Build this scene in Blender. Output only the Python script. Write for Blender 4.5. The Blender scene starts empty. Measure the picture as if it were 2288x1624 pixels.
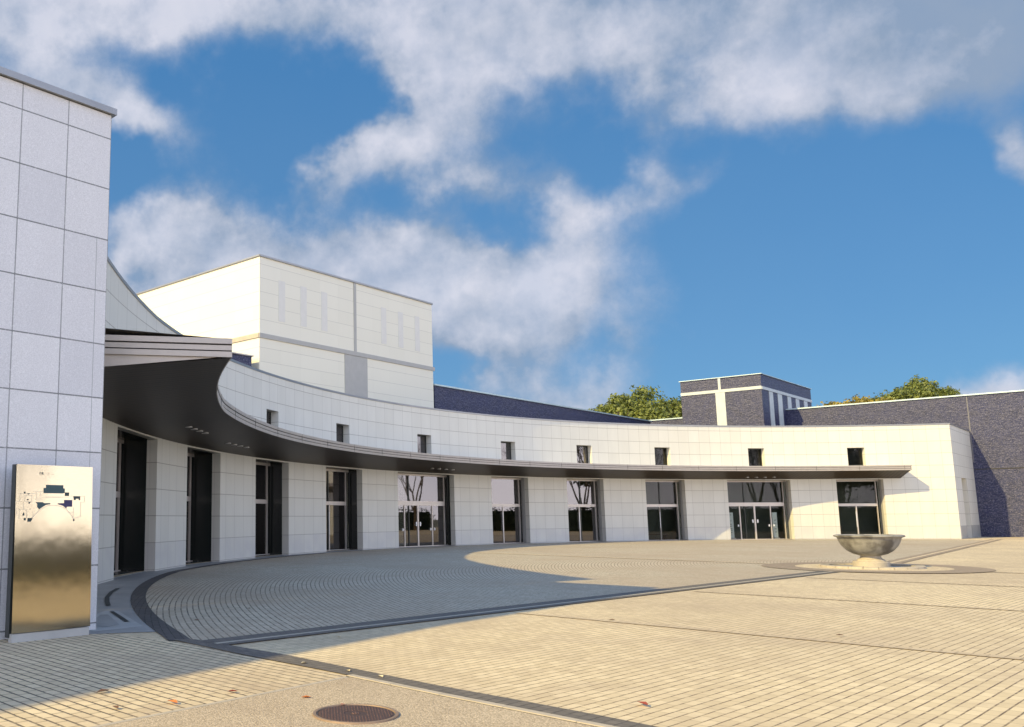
import bpy, bmesh, math, random
from math import sin, cos, pi, radians as rad, degrees as deg
from mathutils import Vector, Matrix
random.seed(7)
S = bpy.context.scene
COL = S.collection
# ------------------------------------------------------------------ camera
cd = bpy.data.cameras.new('camera'); cam = bpy.data.objects.new('camera', cd); COL.objects.link(cam)
cd.sensor_width = 36.0; cd.lens = 1940.4 / 2287.0 * 36.0
cd.shift_x = (1143.5 - 710.9) / 2287.0; cd.shift_y = (882.1 - 812.0) / 2287.0
cd.clip_start = .05; cd.clip_end = 3000
PIT = 0.14176; ROLL = -0.00536
cam.matrix_world = Matrix.Translation((0, 0, 1.56)) @ Matrix.Rotation(pi / 2 + PIT, 4, 'X') @ Matrix.Rotation(ROLL, 4, 'Z')
S.camera = cam
S.view_settings.view_transform = 'Standard'; S.view_settings.look = 'None'
S.view_settings.gamma = 1; S.view_settings.exposure = 1.12
# ------------------------------------------------------------------ node helpers
class NT:
    def __init__(s, tree): s.t = tree
    def n(s, typ, **kw):
        x = s.t.nodes.new(typ)
        for k, v in kw.items(): setattr(x, k, v)
        return x
    def put(s, sock, v):
        if isinstance(v, bpy.types.NodeSocket): s.t.links.new(v, sock)
        elif v is not None: sock.default_value = v
    def m(s, op, a, b=None, c=None, clamp=False):
        x = s.n('ShaderNodeMath', operation=op, use_clamp=clamp)
        s.put(x.inputs[0], a)
        if b is not None: s.put(x.inputs[1], b)
        if c is not None: s.put(x.inputs[2], c)
        return x.outputs[0]
    def mix(s, f, a, b, bt='MIX'):
        x = s.n('ShaderNodeMix', data_type='RGBA', blend_type=bt)
        s.put(x.inputs[0], f)
        s.put(x.inputs[6], a if isinstance(a, bpy.types.NodeSocket) else (*a, 1)[:4])
        s.put(x.inputs[7], b if isinstance(b, bpy.types.NodeSocket) else (*b, 1)[:4])
        return x.outputs[2]
    def noise(s, vec, scale, detail=3, rough=.55, dim='3D'):
        x = s.n('ShaderNodeTexNoise', noise_dimensions=dim)
        if vec is not None: s.put(x.inputs['Vector'], vec)
        x.inputs['Scale'].default_value = scale; x.inputs['Detail'].default_value = detail; x.inputs['Roughness'].default_value = rough
        return x.outputs[0]
    def rng(s, v, a, b, c=0., d=1., interp='LINEAR'):
        x = s.n('ShaderNodeMapRange', interpolation_type=interp)
        for i, q in enumerate((v, a, b, c, d)): s.put(x.inputs[i], q)
        return x.outputs[0]
    def xyz(s, v):
        x = s.n('ShaderNodeSeparateXYZ'); s.put(x.inputs[0], v); return x.outputs
    def comb(s, a, b, c=0.):
        x = s.n('ShaderNodeCombineXYZ'); s.put(x.inputs[0], a); s.put(x.inputs[1], b); s.put(x.inputs[2], c); return x.outputs[0]
def material(name):
    m = bpy.data.materials.new(name); m.use_nodes = True; t = m.node_tree
    return m, NT(t), t.nodes['Principled BSDF'], t.nodes['Material Output']
# ------------------------------------------------------------------ sun and sky
SUN_AZ = 57.0; SUN_EL = 31.8          # light travels toward azimuth 57 deg (from +Y towards +X)
ld = bpy.data.lights.new('sun', 'SUN'); ld.energy = 2.75; ld.angle = rad(.53); ld.color = (1, .80, .36)
lo = bpy.data.objects.new('sun', ld); COL.objects.link(lo)
trav = Vector((sin(rad(SUN_AZ)) * cos(rad(SUN_EL)), cos(rad(SUN_AZ)) * cos(rad(SUN_EL)), -sin(rad(SUN_EL))))
lo.rotation_euler = trav.to_track_quat('-Z', 'Y').to_euler(); lo.location = (-60, -40, 60)
W = bpy.data.worlds.new('World'); S.world = W; W.use_nodes = True
w = NT(W.node_tree); W.node_tree.nodes.clear()
wo = w.n('ShaderNodeOutputWorld')
sky = w.n('ShaderNodeTexSky', sky_type='NISHITA', sun_disc=False)
sky.sun_elevation = rad(SUN_EL); sky.sun_rotation = rad(SUN_AZ + 180); sky.air_density = 1.0; sky.dust_density = .3; sky.ozone_density = 2.5
dirv = w.n('ShaderNodeTexCoord').outputs['Generated']
dx, dy, dz = w.xyz(dirv)
dys = w.m('MAXIMUM', dy, .02)
U0 = w.m('DIVIDE', dx, dys); V0 = w.m('DIVIDE', dz, dys)
wp1 = w.n('ShaderNodeTexNoise'); w.put(wp1.inputs['Vector'], dirv); wp1.inputs['Scale'].default_value = 6.5; wp1.inputs['Detail'].default_value = 5; wp1.inputs['Roughness'].default_value = .55
wr, wg, wb = w.xyz(wp1.outputs['Color'])
U = w.m('ADD', U0, w.m('MULTIPLY', w.m('SUBTRACT', wr, .5), .26)); V = w.m('ADD', V0, w.m('MULTIPLY', w.m('SUBTRACT', wg, .5), .17))
front = w.rng(dy, .05, .45)
# cloud banks: u0, v0, half-axes, tilt, weight
BL = [(-.34, .645, .26, .045, -.12, 1.0), (-.38, .54, .10, .06, -.2, .9), (-.245, .505, .07, .030, -.6, .75), (-.19, .475, .06, .024, -.6, .55), (-.05, .645, .14, .030, .1, .85),
      (.20, .585, .11, .044, -.15, 1.15), (.14, .555, .04, .035, -.2, .8), (.42, .615, .26, .055, .0, 1.15), (.78, .62, .28, .080, .03, 1.05), (.53, .505, .15, .046, .22, 1.15), (.70, .54, .12, .045, .1, .8),
      (.045, .425, .05, .026, .8, .8), (.10, .46, .06, .030, .55, .78), (.17, .48, .06, .034, .2, .8), (.19, .400, .070, .034, -.3, .72), (.27, .372, .055, .028, -.5, .58), (.38, .388, .030, .038, .4, .62), (.435, .378, .050, .026, .4, .62), (.335, .345, .05, .016, .0, .38),
      (-.17, .315, .12, .045, .15, 1.3), (-.04, .295, .10, .034, -.15, 1.1), (.17, .278, .15, .042, .02, 1.7), (.29, .272, .05, .034, -.1, .8), (.15, .22, .12, .026, .0, .75), (.24, .20, .05, .03, .0, .5),
      (.20, .15, .06, .028, .3, .6), (.29, .125, .10, .032, .1, .85), (.37, .19, .035, .028, .3, .5), (.85, .45, .04, .03, -.8, .7), (.87, .40, .03, .04, 0, .5), (.83, .125, .075, .038, .1, 1.3), (-.20, .22, .12, .05, 0, .9)]
fld = None
for (u0, v0, a, b, tl, wt) in BL:
    du = w.m('SUBTRACT', U, u0); dv = w.m('SUBTRACT', V, v0)
    p = w.m('DIVIDE', w.m('ADD', w.m('MULTIPLY', du, cos(tl)), w.m('MULTIPLY', dv, sin(tl))), a)
    q = w.m('DIVIDE', w.m('SUBTRACT', w.m('MULTIPLY', dv, cos(tl)), w.m('MULTIPLY', du, sin(tl))), b)
    r2 = w.m('ADD', w.m('MULTIPLY', p, p), w.m('MULTIPLY', q, q))
    g = w.m('MULTIPLY', w.m('EXPONENT', w.m('MULTIPLY', r2, -.62)), wt)
    fld = g if fld is None else w.m('ADD', fld, g)
n1 = w.noise(dirv, 6.5, 9, .55); n2 = w.noise(dirv, 19, 7, .58); n3 = w.noise(dirv, 2.2, 2, .5)
nz = w.m('ADD', w.m('MULTIPLY', w.m('SUBTRACT', n1, .5), 1.7), w.m('MULTIPLY', w.m('SUBTRACT', n2, .5), .75))
cf = w.m('ADD', fld, nz)
back = w.m('ADD', w.m('ADD', w.m('MULTIPLY', w.m('SUBTRACT', n1, .5), 2.6), .8), w.rng(dz, .0, .35, .8, 0))
cf = w.m('ADD', w.m('MULTIPLY', cf, front), w.m('MULTIPLY', back, w.m('SUBTRACT', 1.0, front)))
cover = w.rng(cf, .22, 1.15, 0, 1, 'SMOOTHSTEP')
# brightness: thick centres are lit, the high bank at the upper right is greyer
hi = w.m('MULTIPLY', w.rng(V, .42, .62), w.rng(U, .15, .75))
vup = w.n('ShaderNodeVectorMath', operation='ADD'); w.put(vup.inputs[0], dirv); vup.inputs[1].default_value = (-.012, 0, .028)
n1s = w.noise(vup.outputs[0], 6.5, 9, .55); n2s = w.noise(vup.outputs[0], 19, 7, .58)
rel = w.m('ADD', w.m('MULTIPLY', w.m('SUBTRACT', n1, n1s), 3.0), w.m('MULTIPLY', w.m('SUBTRACT', n2, n2s), .7))
lum = w.m('SUBTRACT', w.m('ADD', w.rng(cf, .5, 1.6, .15, .72), rel), w.m('MULTIPLY', hi, .72))
lum = w.m('ADD', lum, w.m('MULTIPLY', w.m('SUBTRACT', n3, .5), .9), clamp=True)
cloudc = w.mix(lum, (.30, .38, .51), (.70, .71, .80)); cloudc = w.mix(w.m('SUBTRACT', 1.0, front), cloudc, w.mix(w.rng(dz, .05, .75), (.64, .61, .625), (.31, .46, .80)))
bsky = w.n('ShaderNodeBackground'); w.put(bsky.inputs[0], w.mix(.72, w.mix(1.0, sky.outputs[0], (.40, .70, .85), 'MULTIPLY'), w.mix(w.rng(V, .0, .55), (1.2, 2.5, 4.3), (.60, 1.9, 4.05)))); bsky.inputs[1].default_value = .062
bcl = w.n('ShaderNodeBackground'); w.put(bcl.inputs[0], cloudc)
w.put(bcl.inputs[1], w.m('ADD', w.m('MULTIPLY', front, .475), w.m('MULTIPLY', w.m('SUBTRACT', 1.0, front), w.rng(dz, .0, .8, 2.25, .72))))
mx = w.n('ShaderNodeMixShader'); w.put(mx.inputs[0], w.m('MULTIPLY', cover, w.m('SUBTRACT', .93, w.m('MULTIPLY', front, w.rng(n2, .35, .65, .12, 0))))); w.put(mx.inputs[1], bsky.outputs[0]); w.put(mx.inputs[2], bcl.outputs[0])
w.put(wo.inputs[0], mx.outputs[0])
# ------------------------------------------------------------------ object helpers
def tag(o, label=None, cat=None, group=None, kind=None):
    if label: o['label'] = label
    if cat: o['category'] = cat
    if group: o['group'] = group
    if kind: o['kind'] = kind
    return o
def empty(name, loc, label, cat, group=None, rz=0):
    o = bpy.data.objects.new(name, None); COL.objects.link(o); o.location = loc; o.rotation_euler = (0, 0, rz); o.empty_display_size = .3
    return tag(o, label, cat, group)
class MB:
    """collects polygons, links them as one mesh"""
    def __init__(s): s.v = []; s.f = []; s.uv = []; s.mi = []
    def face(s, pts, uv=None, mi=0):
        b = len(s.v); s.v += [tuple(p) for p in pts]; s.f.append(tuple(range(b, b + len(pts))))
        s.uv += (uv if uv else [(p[0], p[1]) for p in pts]); s.mi.append(mi)
    def box(s, o, u, v, n, L, Wd, H, mi=0):
        """box with corner-centre o, axes u,v,n and full sizes"""
        o, u, v, n = Vector(o), Vector(u) * L / 2, Vector(v) * Wd / 2, Vector(n) * H / 2
        c = {}
        for i in (-1, 1):
            for j in (-1, 1):
                for k in (-1, 1): c[i, j, k] = o + u * i + v * j + n * k
        for q in (((-1,-1,-1),(-1,1,-1),(1,1,-1),(1,-1,-1)), ((-1,-1,1),(1,-1,1),(1,1,1),(-1,1,1)), ((-1,-1,-1),(1,-1,-1),(1,-1,1),(-1,-1,1)),
                  ((1,-1,-1),(1,1,-1),(1,1,1),(1,-1,1)), ((1,1,-1),(-1,1,-1),(-1,1,1),(1,1,1)), ((-1,1,-1),(-1,-1,-1),(-1,-1,1),(-1,1,1))):
            s.face([c[t] for t in q], mi=mi)
    def build(s, name, mats, parent=None, smooth=False, bevel=0, weld=False):
        me = bpy.data.meshes.new(name); me.from_pydata(s.v, [], s.f)
        uvl = me.uv_layers.new(name='UVMap')
        for i, c in enumerate(s.uv): uvl.data[i].uv = c
        for m in (mats if isinstance(mats, (list, tuple)) else [mats]): me.materials.append(m)
        for p, i in zip(me.polygons, s.mi): p.material_index = i
        if weld or bevel:
            bm = bmesh.new(); bm.from_mesh(me); bmesh.ops.remove_doubles(bm, verts=bm.verts, dist=1e-4)
            bmesh.ops.recalc_face_normals(bm, faces=bm.faces)
            if bevel: bmesh.ops.bevel(bm, geom=list(bm.edges), offset=bevel, segments=2, affect='EDGES', clamp_overlap=True)
            bm.to_mesh(me); bm.free()
        if smooth:
            for p in me.polygons: p.use_smooth = True
        me.update()
        o = bpy.data.objects.new(name, me); COL.objects.link(o)
        if parent:
            o.parent = parent
            if any(abs(k) > 1e-9 for k in parent.location) or parent.rotation_euler.z:
                pass
        return o
def lathe(prof, seg=64):
    mb = MB()
    for i in range(seg):
        a, b = 2 * pi * i / seg, 2 * pi * (i + 1) / seg
        for (r0, z0), (r1, z1) in zip(prof, prof[1:]):
            q = [(r0 * cos(a), r0 * sin(a), z0), (r0 * cos(b), r0 * sin(b), z0), (r1 * cos(b), r1 * sin(b), z1), (r1 * cos(a), r1 * sin(a), z1)]
            if r0 < 1e-6: q = [q[0], q[2], q[3]]
            elif r1 < 1e-6: q = q[:3]
            mb.face(q, uv=[(deg(a) / 10, z0)] * len(q))
    return mb
C = Vector((33.267, 21.528)); R = 38.682
def P(r, th, z=0.): return Vector((C.x + r * cos(rad(th)), C.y + r * sin(rad(th)), z))
def az(a): return Vector((sin(rad(a)), cos(rad(a)), 0))
UP = Vector((0, 0, 1))
# ------------------------------------------------------------------ materials
def tile_mat(name, c1, c2, joint, tw=1., th=1., mort=.012, stain=.22, speck=.0, rough=.55, extra=None, bump=.25, vj=.58):
    m, t, b, o = material(name)
    uv = t.n('ShaderNodeTexCoord').outputs['UV']; ob = t.n('ShaderNodeTexCoord').outputs['Object']
    br = t.n('ShaderNodeTexBrick', offset=0., squash=1.); t.put(br.inputs['Vector'], uv)
    br.inputs['Scale'].default_value = 1; br.inputs['Brick Width'].default_value = tw; br.inputs['Row Height'].default_value = th
    br.inputs['Mortar Size'].default_value = mort; br.inputs['Mortar Smooth'].default_value = .1; br.inputs['Bias'].default_value = 0
    t.put(br.inputs['Color1'], (*c1, 1)); t.put(br.inputs['Color2'], (*c2, 1)); t.put(br.inputs['Mortar'], (*joint, 1))
    jc = tuple(x * vj + y * (1 - vj) for x, y in zip(joint, c1))
    _v = t.m('ABSOLUTE', t.m('SUBTRACT', t.m('FRACT', t.m('ADD', t.m('DIVIDE', t.xyz(uv)[1], th), .5)), .5))
    t.put(br.inputs['Mortar'], t.mix(t.m('LESS_THAN', _v, mort * 1.6 / th), jc, joint))
    sx, sy, sz = t.xyz(ob)
    st = t.noise(t.comb(t.m('MULTIPLY', sx, 2.2), t.m('MULTIPLY', sy, 2.2), t.m('MULTIPLY', sz, .45)), 1., 5, .6)
    col = t.mix(t.rng(st, .35, .75, 0, stain), br.outputs[0], tuple(x * .72 for x in c1))
    if speck:
        n = t.noise(ob, 70, 2, .8); col = t.mix(t.rng(n, .40, .62, 0, speck), col, tuple(x * .45 for x in c1))
        n = t.noise(ob, 28, 2, .8); col = t.mix(t.rng(n, .55, .68, 0, speck * .7), col, tuple(min(1, x * 1.25) for x in c1))
    if extra: col = extra(t, uv, ob, col)
    t.put(b.inputs['Base Color'], col); b.inputs['Roughness'].default_value = rough
    bp = t.n('ShaderNodeBump'); bp.inputs['Strength'].default_value = bump; bp.inputs['Distance'].default_value = .01
    t.put(bp.inputs['Height'], t.m('ADD', t.m('MULTIPLY', br.outputs['Fac'], -1.), t.m('MULTIPLY', t.noise(ob, 45, 3), .25))); t.put(b.inputs['Normal'], bp.outputs[0])
    return m
def dado(t, uv, ob, col):
    z = t.xyz(ob)[2]
    n = t.noise(ob, 1.6, 3, .5)
    f = t.m('MULTIPLY', t.rng(z, .868, .872, 1, 0), t.rng(n, .35, .65, .1, .42))
    return t.mix(f, col, (.52, .50, .50))
M = {}
M['wall'] = tile_mat('pale_stone_tiles', (.69, .67, .595), (.655, .635, .56), (.30, .27, .22), mort=.0125, extra=dado)
def strip(t, uv, ob, col):
    u, v, _ = t.xyz(uv)
    f = t.m('MULTIPLY', t.m('LESS_THAN', t.m('ABSOLUTE', t.m('ADD', u, -.262)), .006), t.m('LESS_THAN', v, 7.0))
    return t.mix(t.m('MULTIPLY', f, .8), col, (.18, .20, .20))
M['granite'] = tile_mat('grey_granite_tiles', (.74, .735, .74), (.64, .64, .66), (.14, .15, .15), mort=.013, speck=.34, extra=strip, rough=.5, vj=.8)
M['white'] = tile_mat('cream_wall_panels', (.77, .735, .61), (.745, .71, .585), (.56, .53, .44), tw=1.5, th=.74, mort=.012, vj=.15, stain=.05)
def plain(name, c, rough=.5, metal=0., noise=0., nscale=6., bump=0., c2=None):
    m, t, b, o = material(name)
    b.inputs['Roughness'].default_value = rough; b.inputs['Metallic'].default_value = metal
    if noise or bump:
        ob = t.n('ShaderNodeTexCoord').outputs['Object']; n = t.noise(ob, nscale, 5, .6)
        t.put(b.inputs['Base Color'], t.mix(t.rng(n, .3, .7, 0, noise), c, c2 or tuple(x * .55 for x in c)))
        if bump:
            bp = t.n('ShaderNodeBump'); bp.inputs['Strength'].default_value = bump; bp.inputs['Distance'].default_value = .01
            t.put(bp.inputs['Height'], n); t.put(b.inputs['Normal'], bp.outputs[0])
    else: b.inputs['Base Color'].default_value = (*c, 1)
    return m
M['band'] = plain('grey_band_panel', (.42, .41, .38), .6, noise=.2, nscale=3)
M['shadepanel'] = plain('pale_grey_panel', (.70, .675, .61), .6, noise=.15, nscale=3)
M['coping'] = plain('grey_metal_coping', (.33, .33, .33), .4, .6, noise=.3, nscale=2)
M['copingpale'] = plain('pale_metal_coping', (.62, .58, .53), .45, .2, noise=.2, nscale=2)
M['copingsky'] = plain('zinc_coping', (.50, .60, .60), .4, .3, noise=.2, nscale=2)
M['fascia'] = plain('champagne_metal_fascia', (.47, .42, .37), .42, .35, noise=.25, nscale=3)
M['groove'] = plain('dark_groove', (.03, .028, .026), .7)
M['frame'] = plain('stainless_frame', (.66, .60, .55), .38, .45, noise=.2, nscale=4)
M['darkframe'] = plain('dark_bronze_frame', (.05, .055, .05), .4, .4)
M['steel'] = plain('bright_steel', (.85, .85, .85), .35, .3)
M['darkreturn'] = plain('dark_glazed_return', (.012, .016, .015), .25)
M['interior_lit'] = plain('lit_lobby_wall', (.11, .12, .10), .8, noise=.5, nscale=.8)  # paler copy of the interior for the right bays, lobby light put into its colour
M['lamp'] = plain('grey_downlight', (.42, .41, .39), .4, .4)
M['interior'] = plain('dark_interior', (.016, .015, .014), .8, noise=.5, nscale=.6)
M['intfloor'] = plain('polished_interior_floor', (.12, .11, .09), .25, noise=.4, nscale=1)
M['roof'] = plain('grey_roof_membrane', (.30, .30, .29), .9, noise=.4, nscale=1)
M['jamb'] = plain('dark_stone_jamb', (.40, .39, .37), .6, noise=.3, nscale=4)
M['white_board'] = plain('white_board', (.88, .89, .86), .5); M['palestrip'] = plain('pale_render_strip', (.55, .58, .56), .6, noise=.3, nscale=2)
M['ink'] = plain('dark_ink', (.03, .05, .05), .6)
M['blackwood'] = plain('black_wood', (.02, .02, .02), .5)
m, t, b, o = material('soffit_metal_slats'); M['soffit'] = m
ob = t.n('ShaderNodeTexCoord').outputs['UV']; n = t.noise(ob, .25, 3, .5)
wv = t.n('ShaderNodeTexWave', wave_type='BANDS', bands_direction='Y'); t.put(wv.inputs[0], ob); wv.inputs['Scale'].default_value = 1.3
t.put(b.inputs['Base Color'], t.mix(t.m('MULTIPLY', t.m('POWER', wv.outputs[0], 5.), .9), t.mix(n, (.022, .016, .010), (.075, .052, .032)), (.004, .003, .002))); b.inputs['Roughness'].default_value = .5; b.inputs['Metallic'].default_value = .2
# navy split-face stone
m, t, b, o = material('navy_ceramic_tiles'); M['navy'] = m
uv = t.n('ShaderNodeTexCoord').outputs['UV']
br = t.n('ShaderNodeTexBrick', offset=.5); t.put(br.inputs['Vector'], uv); br.inputs['Scale'].default_value = 1
br.inputs['Brick Width'].default_value = .23; br.inputs['Row Height'].default_value = .075; br.inputs['Mortar Size'].default_value = .006; br.inputs['Bias'].default_value = -.2
br.inputs['Color1'].default_value = (.010, .014, .048, 1); br.inputs['Color2'].default_value = (.080, .080, .130, 1); br.inputs['Mortar'].default_value = (.03, .03, .06, 1)
n = t.noise(uv, 1.3, 5, .7); n2 = t.noise(uv, 10, 5, .8)
col = t.mix(t.rng(n, .35, .65, 0, .6), br.outputs[0], (.020, .026, .090)); col = t.mix(t.rng(n2, .52, .64, 0, .55), col, (.27, .25, .30))
t.put(b.inputs['Base Color'], col); b.inputs['Roughness'].default_value = .45; b.inputs['Specular IOR Level'].default_value = .4
bp = t.n('ShaderNodeBump'); bp.inputs['Strength'].default_value = .8; bp.inputs['Distance'].default_value = .03
t.put(bp.inputs['Height'], t.m('ADD', t.m('MULTIPLY', t.xyz(br.outputs[0])[0], 3.), n2)); t.put(b.inputs['Normal'], bp.outputs[0])
# glass
m, t, b, o = material('tinted_glass'); M['glass'] = m
t.t.nodes.remove(b)
tr = t.n('ShaderNodeBsdfTransparent'); tr.inputs[0].default_value = (.93, .96, .945, 1)
gl = t.n('ShaderNodeBsdfGlossy'); gl.inputs[0].default_value = (.20, .19, .195, 1); gl.inputs['Roughness'].default_value = .015
fr = t.n('ShaderNodeFresnel'); fr.inputs[0].default_value = 1.55
mxs = t.n('ShaderNodeMixShader'); t.put(mxs.inputs[0], t.m('ADD', t.m('MULTIPLY', fr.outputs[0], .75), .035, clamp=True)); t.put(mxs.inputs[1], tr.outputs[0]); t.put(mxs.inputs[2], gl.outputs[0])
t.put(o.inputs[0], mxs.outputs[0])
# pavers
def paver(name, mode, bw, rh, c1, c2, joint, mort, rot=0., off=.5, stain=.4, dark=(.40, .30, .205), cj=.22):
    m, t, b, o = material(name)
    ob = t.n('ShaderNodeTexCoord').outputs['Object']; x, y, z = t.xyz(ob)
    if mode == 'polar':
        px = t.m('SUBTRACT', x, C.x); py = t.m('SUBTRACT', y, C.y)
        r = t.m('SQRT', t.m('ADD', t.m('MULTIPLY', px, px), t.m('MULTIPLY', py, py)))
        a = t.m('MULTIPLY', t.m('ARCTAN2', t.m('MULTIPLY', py, -1.), t.m('MULTIPLY', px, -1.)), 33.)
        vec = t.comb(a, r)
    else:
        s, c = sin(rad(rot)), cos(rad(rot))
        vec = t.comb(t.m('ADD', t.m('MULTIPLY', x, s), t.m('MULTIPLY', y, c)), t.m('SUBTRACT', t.m('MULTIPLY', x, c), t.m('MULTIPLY', y, s)))
    wob = t.noise(ob, 1.1, 2); wv = t.n('ShaderNodeVectorMath', operation='ADD'); t.put(wv.inputs[0], vec); t.put(wv.inputs[1], t.comb(t.m('MULTIPLY', wob, .03), t.m('MULTIPLY', wob, .02)))
    br = t.n('ShaderNodeTexBrick', offset=off); t.put(br.inputs['Vector'], wv.outputs[0]); br.inputs['Scale'].default_value = 1
    br.inputs['Brick Width'].default_value = bw; br.inputs['Row Height'].default_value = rh; br.inputs['Mortar Size'].default_value = mort; br.inputs['Mortar Smooth'].default_value = .25; br.inputs['Bias'].default_value = -.1
    br.inputs['Color1'].default_value = (*c1, 1); br.inputs['Color2'].default_value = (*c2, 1)
    _r = t.m('ABSOLUTE', t.m('SUBTRACT', t.m('FRACT', t.m('ADD', t.m('DIVIDE', t.xyz(wv.outputs[0])[1], rh), .5)), .5))
    brk = t.rng(t.noise(ob, 6., 4, .75), .40, .58, .06, 1.)
    row = t.m('MULTIPLY', t.m('LESS_THAN', _r, mort * 1.25 / rh), brk)
    t.put(br.inputs['Mortar'], t.mix(t.m('ADD', row, cj, clamp=True), c2, joint))
    n1 = t.noise(ob, .20, 6, .62); n2 = t.noise(ob, 1.1, 6, .7); n3 = t.noise(ob, 60, 3, .7)
    col = t.mix(t.rng(n1, .40, .66, 0, stain * 1.25), br.outputs[0], dark)
    col = t.mix(t.rng(n2, .48, .66, 0, stain * .9), col, dark)
    col = t.mix(t.rng(n3, .3, .75, 0, .25), col, tuple(q * .6 for q in c1))
    t.put(b.inputs['Base Color'], col); b.inputs['Roughness'].default_value = .78
    bp = t.n('ShaderNodeBump'); bp.inputs['Strength'].default_value = .55; bp.inputs['Distance'].default_value = .012
    t.put(bp.inputs['Height'], t.m('ADD', t.m('MULTIPLY', br.outputs['Fac'], -1.), t.m('MULTIPLY', n3, .3))); t.put(b.inputs['Normal'], bp.outputs[0])
    return m
c1, c2 = (.80, .65, .42), (.66, .525, .325)
M['pave_main'] = paver('beige_brick_pavers', 'lin', .21, .105, c1, c2, (.11, .07, .042), .0080, 48.5, cj=.25)
M['pave_left'] = paver('beige_square_pavers', 'lin', .21, .115, c1, c2, (.035, .027, .022), .0125, 138.5, cj=.5, stain=.5)
M['pave_arc'] = paver('beige_arc_pavers', 'polar', .20, .104, (.62, .53, .39), (.49, .415, .30), (.04, .032, .025), .012, cj=.15, stain=.55)
M['pave_dark'] = paver('dark_arc_pavers', 'polar', .10, .10, (.085, .075, .07), (.13, .115, .105), (.03, .025, .02), .008, dark=(.05, .045, .04))
M['pave_darkl'] = paver('dark_band_pavers', 'lin', .11, .11, (.20, .17, .14), (.145, .125, .105), (.06, .05, .04), .009, 48.5, dark=(.11, .10, .09))
M['pave_ring'] = paver('brown_ring_pavers', 'lin', .12, .12, (.36, .28, .20), (.29, .225, .16), (.11, .08, .06), .008, 20)
M['pave_faint'] = paver('faint_band_pavers', 'lin', .15, .15, (.68, .55, .37), (.58, .46, .30), (.24, .18, .12), .008, 48.5)
M['kerb'] = plain('pale_concrete_kerb', (.50, .43, .34), .8, noise=.4, nscale=5, bump=.3)
M['lightstrip'] = plain('pale_strip', (.50, .44, .34), .8, noise=.3, nscale=5)
M['slab'] = plain('smooth_grey_slab', (.37, .36, .34), .6, noise=.55, nscale=1.2, bump=.1)
M['slabb'] = plain('grey_slab_border', (.47, .46, .43), .6, noise=.4, nscale=2)
M['slot'] = plain('dark_drain_slot', (.03, .035, .035), .6)
m, t, b, o = material('exposed_aggregate'); M['aggr'] = m
ob = t.n('ShaderNodeTexCoord').outputs['Object']
vo = t.n('ShaderNodeTexVoronoi'); t.put(vo.inputs['Vector'], ob); vo.inputs['Scale'].default_value = 85
n = t.noise(ob, .9, 4); col = t.mix(t.xyz(vo.outputs['Color'])[0], (.32, .25, .165), (.68, .55, .39)); col = t.mix(t.rng(n, .3, .7, 0, .35), col, (.30, .22, .15))
t.put(b.inputs['Base Color'], col); b.inputs['Roughness'].default_value = .85
bp = t.n('ShaderNodeBump'); bp.inputs['Strength'].default_value = .7; bp.inputs['Distance'].default_value = .006; t.put(bp.inputs['Height'], t.m('MULTIPLY', vo.outputs['Distance'], -1.)); t.put(b.inputs['Normal'], bp.outputs[0])
M['ground'] = plain('far_ground', (.20, .19, .13), .9, noise=.5, nscale=.2)
# ------------------------------------------------------------------ GROUND
def sheet(name, rings, mat, z):
    mb = MB()
    for q in rings: mb.face([(p[0], p[1], z) for p in q])
    o = mb.build(name, mat); return tag(o, kind='structure')
sheet('ground', [[(-900, -900), (900, -900), (900, 900), (-900, 900)]], M['ground'], -.02)
d48 = az(48.5); d138 = az(138.5)
band = [(2.9, 6.34), (2.48, 6.81), (2.2, 7.17), (1.64, 7.83), (1.1, 8.44), (.35, 9.39), (-.39, 10.34)]
sheet('paving', [[(-60, -40), (110, -40), (110, 120), (-60, 120)]], M['pave_main'], 0.)
# left foreground field (strong joints the other way)
sheet('paving_left', [[(-.40, 10.30), (.25, 9.45), (1.05, 8.42), (2.1, 7.1), (5.2, 3.0), (-2, -9), (-16, -9), (-16, 12.4), (-3.2, 12.6)]], M['pave_left'], .004)
# concentric field between the seam and the curved wall
sm0 = Vector((-1.35, 11.17, 0)); bowl = Vector((16.79, 26.9, 0)); end = Vector((44.0, 57.2, 0))
def seam_r(th):     # inner radius where the ray from C at th meets the seam
    dv = Vector((cos(rad(th)), sin(rad(th))))
    for a_, b_ in ((sm0, bowl), (bowl, end)):
        a2, b2 = Vector(a_[:2]) - C, Vector(b_[:2]) - C; e = b2 - a2
        den = dv.x * -e.y + dv.y * e.x
        if abs(den) < 1e-9: continue
        rr = (a2.x * -e.y + a2.y * e.x) / den; tt = (dv.x * a2.y - dv.y * a2.x) / den
        if rr > 0 and -.001 <= tt <= 1.001: return rr
    return None
mb = MB(); ths = [76 + i * 1.0 for i in range(121)]
def Rin(th):   # inner edge of the dark arc band
    return R - .85 if th < 172 else (R - .85) + (36.3 - (R - .85)) * min(1, (th - 172) / 23.5)
def Rout(th):
    return Rin(th) + .30
for a_, b_ in zip(ths, ths[1:]):
    ra, rb = seam_r(a_), seam_r(b_)
    if ra is None or rb is None: continue
    n = 6
    for k in range(n):
        f0, f1 = k / n, (k + 1) / n
        oa, ob_ = Rin(a_), Rin(b_)
        if oa < ra or ob_ < rb: continue
        mb.face([P(ra + (oa - ra) * f0, a_, .006), P(ra + (oa - ra) * f1, a_, .006), P(rb + (ob_ - rb) * f1, b_, .006), P(rb + (ob_ - rb) * f0, b_, .006)])
tag(mb.build('paving_arcs', M['pave_arc']), kind='structure')
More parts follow.
